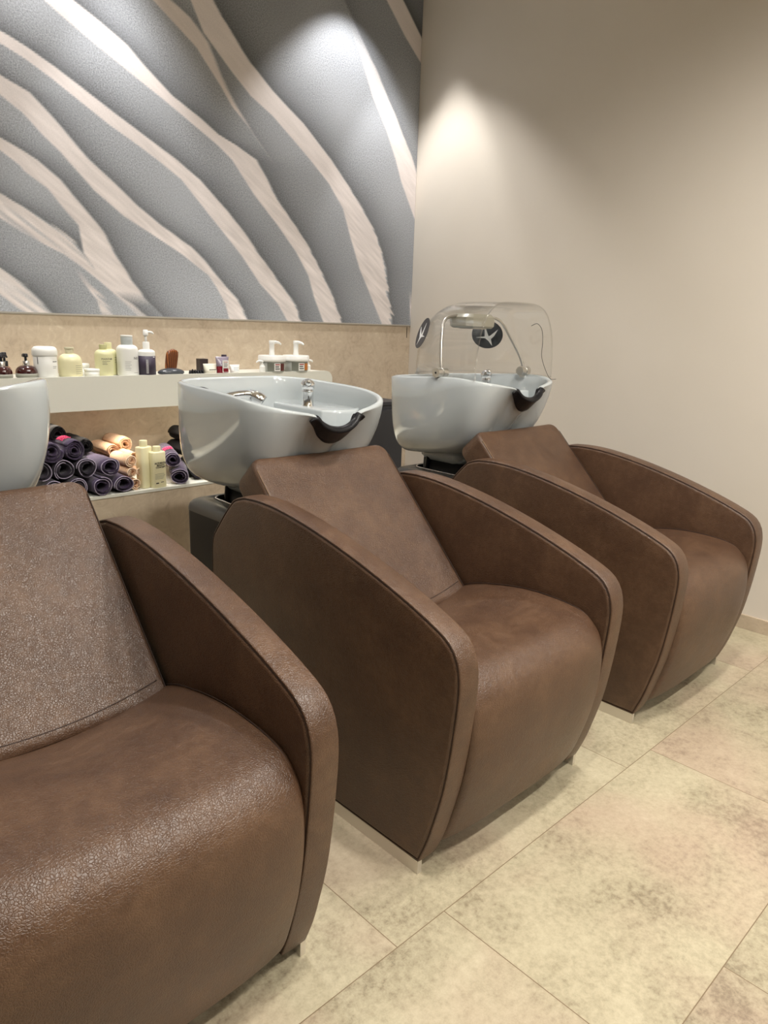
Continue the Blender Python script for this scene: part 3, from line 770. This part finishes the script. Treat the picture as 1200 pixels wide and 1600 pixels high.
def round_bottle(t, R, h_body, h_sh, neck, m, squash=1):
    prof = [(R*.9, 0), (R*.985, .003), (R, .008), (R, h_body)]
    for k in range(1, 9):
        a = k/8*PI/2; prof.append((neck+(R-neck)*math.cos(a), h_body+(h_sh)*math.sin(a)))
    return obj('bottle_body', lathe(prof, 40, sy=squash), m, t)
def cap(t, r, z0, z1, m, n='cap'):
    o = obj(n, lathe([(r*.98, z0), (r, z0+.001), (r, z1-.002), (r*.96, z1)], 32), m, t); return sharp(o, 50)
def pump(t, z0, m, mc, collar_r=.012, h=.05, ang=0, arm=.038):
    c = sharp(obj('pump_collar', lathe([(collar_r, z0), (collar_r, z0+h*.36), (collar_r*.86, z0+h*.40)], 28), mc, t), 50)
    obj('pump_stem', lathe([(collar_r*.38, z0+h*.38), (collar_r*.38, z0+h*.75)], 16), m, c)
    d = Vector((math.cos(ang), math.sin(ang), 0)); up = Vector((0, 0, 1)); b = up*(z0+h*.86)
    bm = lathe([(collar_r*.72, z0+h*.70), (collar_r*.78, z0+h*.74), (collar_r*.70, z0+h*.98), (collar_r*.4, z0+h)], 24)
    tube(spline([b, b+d*arm*.5+up*.002, b+d*arm*.85-up*.001, b+d*arm-up*.006], 4), [.0048]*9+[.0036]*4, 10, bm)
    obj('pump_head', bm, m, c)
def amber(x, y, label, m, R, h, pm, cm, ang, ph=.05):
    t = at(x, label, 'pump_bottle', 'pump bottle', y)
    round_bottle(t, R, h*.42, h*.50, .011, m)
    l = obj('label_band', lathe([(R+.0006, .004), (R+.0006, h*.34)], 40, bm=None), GREYLAB, t)
    pump(t, h*.90, pm, cm, .0125, ph, ang, .034)
    return t
amber(.915, 3.07, 'round dark amber pump bottle at the very left edge of the photo', AMBER, .036, .052, BLACKP, SATIN, PI*.2, .045)
amber(.957, 3.17, 'small red amber bottle with an all-black pump, behind the two dark amber bottles', AMBERRED, .024, .044, BLACKP, BLACKP, PI*.93, .056)
amber(1.008, 3.08, 'round dark amber pump bottle with a silver collar, next to the big white jar', AMBER, .040, .054, BLACKP, CHROME, PI*.5, .046)
# big white jar
t = at(1.085, 'large plain white jar with a rounded white screw lid, right of the amber bottles', 'jar', 'jar')
obj('jar_body', lathe([(.040, 0), (.0435, .002), (.0445, .006), (.0445, .086), (.043, .088)], 44), WHITEPL, t)
obj('lid', lathe([(.0470, .086), (.0478, .088), (.0478, .104), (.045, .114), (.038, .1205), (.03, .122)], 44), WHITEPL, t)
print_block(.014, .062, [.024], INK, t, .0445, .006, .003); print_block(.014, .044, [.020, .016], INK, t, .0445); print_block(-.046, .078, [.004]*7, INKD, t, .0445, .004, .003)
# cream round-shouldered bottle
t = at(1.183, 'cream round-shouldered bottle with a flat cap, right of the big white jar', 'bottle', 'bottle')
round_bottle(t, .046, .060, .033, .016, CREAMPL); cap(t, .0165, .091, .110, CREAMCAP); cap(t, .0185, .111, .119, CREAMCAP, 'cap_top')
print_block(.004, .046, [.030, .034, .034, .030, .026], INK, t, .046, .008, .0010)
for x, y, R, h, lb in ((1.262, 3.17, .030, .048, 'small low white jar behind another small white jar, left of the pale yellow bottles'), (1.268, 3.08, .032, .032, 'small low white jar in front, left of the pale yellow bottles')):
    t = at(x, lb, 'jar', 'jar', y)
    obj('jar_body', lathe([(R*.9, 0), (R*.95, .002), (R*.95, h*.7)], 36), WHITEPL, t)
    sharp(obj('lid', lathe([(R, h*.68), (R*1.02, h*.72), (R*1.02, h*.93), (R*.95, h)], 36), WHITEPL, t), 50)
# two pale yellow bottles
t = at(1.320, 'pale yellow bottle lettered MAINTAIN, in front of its twin', 'bottle', 'bottle', 3.08)
round_bottle(t, .036, .088, .022, .014, YELLOWPL); cap(t, .0155, .107, .131, YELLOWCAP)
text_mesh('MAINTAIN', .0105, INK, t, 'lettering', .036, (0, 0, .072), rot=.05); print_block(-.020, .062, [.034, .018, .020], INK, t, .036)
t = at(1.372, 'pale yellow bottle half hidden behind the one lettered MAINTAIN, left of the large white bottle', 'bottle', 'bottle', 3.15)
round_bottle(t, .036, .088, .022, .014, YELLOWPL); cap(t, .0155, .107, .137, YELLOWPL); print_block(.012, .074, [.014, .014, .012], INK, t, .036, .010)
# large white bottle with grey cap
t = at(1.430, 'large white bottle with a wide pale grey cap, tallest capped bottle on the shelf', 'bottle', 'bottle')
round_bottle(t, .045, .108, .022, .022, WHITEPL); cap(t, .0245, .128, .164, GREYCAP); cap(t, .0250, .164, .170, WHITEPL, 'cap_top')
text_mesh('NO', .016, INK, t, 'lettering', .045, (0, 0, .074), rot=.45)
print_block(-.03, .060, [.026, .022, .026, .020, .024, .022], INK, t, .045, .007, .0009); print_block(.006, .012, [.022], INKD, t, .045, .007, .0012)
# pump bottle with plum label
t = at(1.508, 'white pump bottle with a dark plum label, right of the large white bottle', 'pump_bottle', 'pump bottle', 3.07)
round_bottle(t, .0365, .098, .014, .014, WHITEPL)
obj('label_wrap', lathe([(.0372, .002), (.0372, .084)], 44), PURPLE, t)
print_block(-.020, .066, [.010]*11, INKW, t, .0374, .0055, .0022); print_block(.012, .078, [.012], INKW, t, .0374, .004, .003)
pump(t, .110, WHITEPL, WHITEPL, .0145, .085, -.15, .034)
# brushes
t = at(1.655, 'wooden hair brush standing upright, leaning behind the flat black oval brush', 'hair_brush', 'brush', 3.14, rot=.15)
def brush_shape(w0, w1, h, th, lean):
    rings = []
    for k in range(15):
        s = k/14; z = h*s; e = math.sqrt(max(.02, 1-abs(2*s-1)**5)); w = (w0+(w1-w0)*s)*e
        rings.append([(w*math.copysign(abs(math.cos(a))**.6, math.cos(a))+lean*s, th*e*math.copysign(abs(math.sin(a))**.7, math.sin(a)), z) for a in [2*PI*i/24 for i in range(24)]])
    return loft(rings)
obj('brush_body', brush_shape(.030, .034, .110, .011, .018), WOOD, t)
bm = bmesh.new()
for i in range(7):
    for j in range(14): tube([(-.022+i*.0072+.018*j/14, -.010, .014+j*.0063), (-.022+i*.0072+.018*j/14, -.016, .014+j*.0063)], .0007, 5, bm)
obj('bristles', bm, mat('dark_bristles', srgb(52, 26, 12), .6), t)
t = at(1.630, 'flat oval black hair brush lying in front of the upright wooden brush', 'hair_brush', 'brush', 3.085)
bm = bmesh.new(); bmesh.ops.create_uvsphere(bm, u_segments=36, v_segments=18, radius=1)
for v in bm.verts: v.co = Vector((v.co.x*.064, v.co.y*.033, max(v.co.z, -.25)*.020+.0085))
obj('brush_back', bm, mat('gloss_grey_black_plastic', srgb(66, 70, 76), .2), t)
bm = bmesh.new()
bx(bm, -.050, .050, -.022, .022, .0005, .005)
bevel(obj('bristle_pad', bm, BLACKRUB, t, smooth=False), .002)
t = at(1.757, 'small black hair clip lying left of the cream tube', 'hair_clip', 'hair clip', 3.08)
bm = bmesh.new()
for k in range(6): tube(spline([(-.036+k*.013, -.010, .002), (-.034+k*.013, 0, .014+.004*math.sin(k*1.3)), (-.032+k*.013, .010, .002)], 5), .0042, 8, bm)
tube([(-.038, 0, .012), (.036, 0, .012)], .004, 8, bm)
obj('clip_body', bm, BLACKRUB, t)
# tubes and small boxes
def squeeze_tube(x, y, label, m, w, h, mcap, capm_h=.010):
    t = at(x, label, 'squeeze_tube', 'tube', y)
    sharp(obj('cap', lathe([(w*.36, 0), (w*.37, .001), (w*.37, capm_h)], 28), mcap, t), 50)
    rings = []
    for k in range(9):
        s = k/8; a = w*(.38+.12*s); b = w*.36*(1-s)+.0012*s
        rings.append([(a*math.cos(2*PI*i/28), b*math.sin(2*PI*i/28), capm_h+(h-capm_h)*s) for i in range(28)])
    obj('tube_body', loft(rings), m, t); return t
CREAMT = mat('off_white_tube', srgb(226, 222, 206), .4)
t = squeeze_tube(1.820, 3.07, 'short off-white squeeze tube standing left of the red and clear tube', CREAMT, .072, .046, CREAMT)
obj('fine_print', box(-.018, .018, -.0262, -.0250, .018, .0215), INK, t, smooth=False)
t = at(1.833, 'small dark brown box behind the short off-white tube', 'small_box', 'box', 3.16)
bevel(obj('box_body', box(-.022, .022, -.018, .018, 0, .064), mat('dark_brown_card', srgb(52, 40, 38), .5), t, smooth=False), .001)
t = squeeze_tube(1.884, 3.065, 'grey and crimson squeeze tube with a white label, tallest of the tubes', mat('smoky_lilac_tube', srgb(146, 136, 150), .25), .074, .078, mat('crimson_plastic', srgb(140, 20, 44), .25), .034)
bevel(obj('white_label', box(-.017, .017, -.0315, -.0300, .006, .062), WHITEPL, t, smooth=False), .0004)
obj('crimson_patch', box(-.013, .013, -.0322, -.0312, .009, .026), mat('crimson_ink', srgb(128, 18, 36), .4), t, smooth=False)
for k in range(4): obj('fine_print', box(-.010, .010-.003*(k % 2), -.0318, -.0313, .053-.0065*k, .0555-.0065*k), mat('red_ink', srgb(190, 60, 70), .5) if k == 0 else INK, t, smooth=False)
t = at(1.935, 'slim pink tube with a dark plum lid behind the crimson tube', 'slim_tube', 'tube', 3.13)
sharp(obj('tube_body', lathe([(.012, 0), (.0125, .002), (.0125, .072)], 24), mat('pink_plastic', srgb(222, 130, 160), .35), t), 50); cap(t, .0128, .0725, .084, PURPLE)
t = squeeze_tube(1.955, 3.07, 'short white squeeze tube standing right of the crimson tube', WHITEPL, .058, .040, WHITEPL, .007)
print_block(-.016, .026, [.030, .024, .028], INK, t, .021, .006, .0012)
# mask jars with pumps
def mask_jar(x, label, acc, ang):
    t = at(x, label, 'pump_jar', 'pump jar', 3.08)
    obj('jar_body', lathe([(.056, 0), (.061, .002), (.061, .052), (.059, .056)], 44), mat('clear_grey_plastic', srgb(188, 190, 186), .2), t)
    sharp(obj('lid', lathe([(.068, .054), (.0695, .056), (.0695, .066), (.0685, .068), (.0685, .078), (.066, .082)], 48), WHITEPL, t), 40)
    w = lambda a0, a1, z0, z1, r, m, n: obj(n, loft([[(r*math.sin(a0+(a1-a0)*k/16), -r*math.cos(a0+(a1-a0)*k/16), z) for k in range(17)] for z in (z0, z1)], cap=False, closed=False), m, t)
    w(-1.0, .95, .006, .049, .0613, mat('dark_grey_contents', srgb(120, 122, 112), .3), 'contents_band')
    w(-.42, .14, .008, .046, .0618, WHITEPL, 'white_label'); w(.16, .74, .010, .044, .0618, acc, 'colour_label')
    for k in range(3): print_block(-.021, .037-.0105*k, [.025-.004*(k % 2)], mat('label_red', srgb(170, 60, 60), .5) if k == 0 else INK, t, .0620, .006, .005)
    c = sharp(obj('pump_stem', lathe([(.0135, .081), (.0145, .083), (.0125, .100), (.0125, .135), (.014, .137), (.014, .152), (.012, .155)], 28), WHITEPL, t), 40)
    d = Vector((math.cos(ang), math.sin(ang), 0)); b = Vector((0, 0, .146))
    obj('pump_spout', tube(spline([b, b+d*.022+Vector((0, 0, .001)), b+d*.040-Vector((0, 0, .003)), b+d*.050-Vector((0, 0, .010))], 4), [.0075]*5+[.006]*4+[.0045]*4, 12), WHITEPL, c)
mask_jar(2.180, 'wide white-lidded pump jar with a dark red label patch, spout pointing right', mat('dark_red_label', srgb(92, 30, 24), .45), -.2)
mask_jar(2.330, 'wide white-lidded pump jar with an orange label patch', mat('orange_label', srgb(196, 120, 44), .45), -PI*.42)
for x, y, a, lb in ((2.112, 3.065, PI*.9, 'small white pump bottle left of the pump jar with the dark red patch'), (2.262, 3.17, PI*.5, 'small white pump bottle standing between the two wide pump jars'), (2.408, 3.08, -.05, 'small white pump bottle right of the orange-labelled jar, nozzle pointing right')):
    t = at(x, lb, 'pump_bottle', 'pump bottle', y)
    round_bottle(t, .0145, .026, .008, .008, WHITEPL); pump(t, .033, WHITEPL, WHITEPL, .0085, .024, a, .030)

# ================================================================== ON THE LEDGE: towels and two tall bottles
def terry(name, a, b):
    m = mat(name, a, .95); v = coord(m); L(m, ramp(m, noise(m, v, 240, 3, .7), [(.35, a), (.7, b)]), bsdf(m).inputs['Base Color'])
    bump(m, noise(m, v, 420, 2, .7), .7, .002); bsdf(m).inputs['Sheen Weight'].default_value = .25 if 'black' not in name else 0
    return m
PLUM = terry('plum_terry', srgb(44, 32, 54), srgb(78, 62, 94))
SHADEPLUM = terry('shaded_plum_terry', srgb(24, 18, 28), srgb(46, 36, 54))  # same plum, darkened to paint in the shade inside the stacks
SHADEBLACK = terry('black_terry', srgb(8, 6, 9), srgb(15, 12, 16))  # dark towels at the back, their shade put into the near-black colour
PEACH = terry('peach_terry', srgb(216, 168, 128), srgb(240, 204, 168))
HEM = mat('pale_lilac_hem', srgb(168, 158, 178), .9)
HEMP = mat('pale_peach_hem', srgb(250, 226, 200), .9)
PINK = mat('pink_embroidery', srgb(226, 60, 110), .6)
def towel(x, z, r, label, m, hem, y=2.90, ln=.30, sq=1.0, turns=3.2, pink=False, rot=0, start=0, hollow=None, group='plum towels', tilt=0):
    r = r*1.10
    t = thing('rolled_towel', (x, y, z), label, 'towel', group); t.rotation_euler = (tilt, 0, rot)
    rs = random.Random(int(x*1000+z*7000)); th = r/(turns+.9)
    hol = (.16 if turns > 2.4 else .34) if hollow is None else hollow
    if hol > .3: th *= .72
    ph = [rs.uniform(0, 6) for _ in range(4)]
    def spiral(off, jit):
        out = []; n = int(26*turns)
        for k in range(n+1):
            a = 2*PI*turns*k/n; rad = r*hol+(r*(1-hol)-th)*k/n+off
            wob = 1+.06*math.sin(2*a/turns+ph[0])+.04*math.sin(3*a+ph[1])+jit
            ang = a+start; X = rad*wob*math.cos(ang); Z = rad*wob*math.sin(ang)*sq
            out.append((X, Z))
        return out
    rings = []; ny = 9
    for j in range(ny+1):
        yy = ln*j/ny; jit = .03*math.sin(j*1.7+ph[2]); e = .45 if j in (0, ny) else 1
        A = spiral(th*.5*e+th*.35, jit); B = spiral(-th*.42*e+th*.35, jit)
        rings.append([(p[0], yy+.004*math.sin(i*.5+ph[3])*(j == 0), p[1]) for i, p in enumerate(A+B[::-1])])
    body = obj('towel_roll', loft(rings), m, t)
    A = spiral(th*.6, .0)[-38:]
    obj('hem', tube([(p[0], -.001, p[1]) for p in A[::1]], .0017, 6), hem, body)
    if pink:
        bm = bmesh.new()
        for k in range(5):
            for q in range(4):
                a = PI*(.42+.055*k)+.1; yy = .05+q*.016+.004*(k % 2); R1 = r*1.05
                tube(spline([(R1*math.cos(a+u*.05), yy+.006*math.sin(u*2.3+q), R1*sq*math.sin(a+u*.05)) for u in range(4)], 3), .0016, 5, bm)
        obj('embroidery', bm, PINK, body)
    return t
Z = LZ
towel(1.193, Z+.041, .041, 'plum rolled towel at the front, bottom row, with a wide open end and pale hem', PLUM, HEM, 2.875, sq=.95, turns=2.2, start=.4)
towel(1.290, Z+.036, .045, 'flattened plum rolled towel at the right end of the bottom row, by the peach towels', PLUM, HEM, 2.885, sq=.78, turns=2.2, start=2.2)
towel(1.103, Z+.040, .041, 'plum rolled towel in the bottom row, partly behind the near chair back', SHADEPLUM, HEM, 2.89, turns=2.4)
towel(1.014, Z+.040, .041, 'shade-darkened plum rolled towel lowest on the left, beside the near basin', SHADEPLUM, HEM, 2.89, turns=2.4, start=1)
towel(1.243, Z+.112, .043, 'plum rolled towel in the second row, rightmost, drooping open end', PLUM, HEM, 2.90, sq=.85, turns=2.2, start=-.5, rot=.05)
towel(1.150, Z+.116, .042, 'plum rolled towel in the second row with pink embroidery, dark open end', SHADEPLUM, HEM, 2.905, turns=2.3, pink=True, start=1.2)
towel(1.060, Z+.118, .042, 'shade-darkened plum rolled towel in the second row, just right of the near basin', SHADEPLUM, HEM, 2.91, turns=2.3, start=2.2)
towel(.975, Z+.118, .042, 'shade-darkened plum rolled towel in the second row, mostly behind the near basin', SHADEPLUM, HEM, 2.91, turns=2.3, start=2.2)
towel(1.108, Z+.190, .040, 'plum rolled towel in the third row with pink embroidery and a tight spiral end', PLUM, PLUM, 2.915, turns=3.4, pink=True)
towel(1.020, Z+.192, .043, 'plum rolled towel in the third row, leftmost, half hidden by the near basin', PLUM, PLUM, 2.91, turns=2.6, start=2.6)
towel(1.095, Z+.240, .036, 'shade-blackened dark towel roll on top of the stack, set far back under the shelf', SHADEBLACK, SHADEBLACK, 3.04, ln=.22, turns=2.5, rot=.05)
towel(1.212, Z+.176, .034, 'shade-blackened dark towel roll behind the embroidered one, set far back', SHADEBLACK, SHADEBLACK, 3.06, ln=.2, turns=2.5)
# peach
pg = 'peach towels'
for x, z, r, y, lb in ((1.349, .026, .025, 2.90, 'peach rolled face towel at the bottom of the small peach pile'), (1.338, .076, .022, 2.905, 'peach rolled face towel in the middle of the peach pile, left'),
                    (1.379, .074, .018, 2.92, 'small peach rolled towel in mid pile, touching the tall cream bottle'), (1.340, .124, .026, 2.91, 'peach rolled face towel on top of the front pile'),
                    (1.386, .128, .024, 2.98, 'peach rolled face towel on top, half behind the tall cream bottle')):
    towel(x, Z+z, r, lb, PEACH, HEMP, y, ln=.16, turns=2.5, group=pg, start=x*20)
t1 = towel(1.400, Z+.166, .034, 'peach-brown rolled towel at the back of the pile, higher', PEACH, PEACH, 3.09, ln=.17, turns=2.5, group=pg)
t1 = towel(1.345, Z+.140, .030, 'peach-brown rolled towel at the back of the pile, lower and further left', PEACH, PEACH, 3.10, ln=.17, turns=2.5, group=pg)
for x, z, r, y in ((1.345, .080, .030, 3.10), (1.345, .030, .030, 3.10), (1.405, .105, .028, 3.10), (1.405, .045, .030, 3.10)):
    towel(x, Z+z, r, 'peach-brown rolled towel low at the back of the peach pile', PEACH, PEACH, y, ln=.17, turns=2.5, group=pg)
# tall bottles
def slab_bottle(x, y, w, d, h, ch, label, rot):
    t = thing('shampoo_bottle', (x, y, Z+.0005), label, 'bottle', None, rot)
    def rr2(s, z, hx, hy, r=.010):
        out = []
        for sx, sy, a0 in ((1, 1, 0), (-1, 1, PI/2), (-1, -1, PI), (1, -1, 1.5*PI)):
            for k in range(6): a = a0+PI/2*k/5; out.append((s*(sx*(hx-r)+r*math.cos(a)), s*(sy*(hy-r)+r*math.sin(a)), z))
        return out
    o = obj('bottle_body', loft([rr2(.96, 0, w/2, d/2), rr2(1, .003, w/2, d/2), rr2(1, h-.006, w/2, d/2), rr2(.97, h-.002, w/2, d/2), rr2(.88, h, w/2, d/2)]), CREAMY, t); sharp(o, 50)
    cap(t, .0165, h, h+ch, CREAMY)
    return t
CREAMY = mat('cream_yellow_plastic', srgb(234, 227, 188), .35)
t = slab_bottle(1.405, 2.93, .062, .045, .178, .026, 'taller cream-yellow bottle on the ledge beside the peach towels', .35)
print_block(-.010, .13, [.004]*10, INK, t, .03, .010, .003, rot=-.7).location = (0, .006, 0)
t = slab_bottle(1.452, 2.905, .064, .045, .156, .022, 'shorter cream-yellow bottle lettered AUTHENTIC BEAUTY CONCEPT, in front of the taller one', .12)
text_mesh('AUTHENTIC\nBEAUTY\nCONCEPT', .0105, INKD, t, 'lettering', None, (.002, -.0229, .098), bold=.0003, spacing=.85)
obj('fine_print', box(-.027, .018, -.0229, -.0226, .060, .0612), INK, t, smooth=False)
for k in range(4): obj('fine_print', box(-.027, .022-.003*k, -.0229, -.0226, .054-.005*k, .0551-.005*k), INK, t, smooth=False)
obj('print_mark', box(-.024, -.010, -.0229, -.0226, .018, .023), INKD, t, smooth=False); obj('print_mark', box(.000, .014, -.0229, -.0226, .022, .025), INKD, t, smooth=False)
# plum towels right of the bottles
towel(1.540, Z+.105, .042, 'plum rolled towel with pink embroidery, right of the cream bottles', PLUM, HEM, 2.93, ln=.28, turns=2.6, pink=True, rot=-.35, sq=.9)
towel(1.548, Z+.034, .042, 'plum rolled towel lying below the embroidered one, right of the cream bottles', PLUM, HEM, 2.895, ln=.28, turns=2.4, rot=-.45, sq=.8)
towel(1.668, Z+.036, .038, 'shade-darkened plum rolled towel lying under the left edge of the middle basin', SHADEPLUM, SHADEPLUM, 2.93, ln=.28, turns=2.5, rot=-.3, sq=.9)
towel(1.700, Z+.112, .038, 'shade-blackened dark towel roll behind the embroidered towel, beside the middle basin', SHADEBLACK, SHADEBLACK, 2.98, ln=.25, turns=2.5)
towel(1.705, Z+.182, .036, 'shade-blackened dark towel roll stacked highest beside the middle basin', SHADEBLACK, SHADEBLACK, 3.00, ln=.22, turns=2.5)
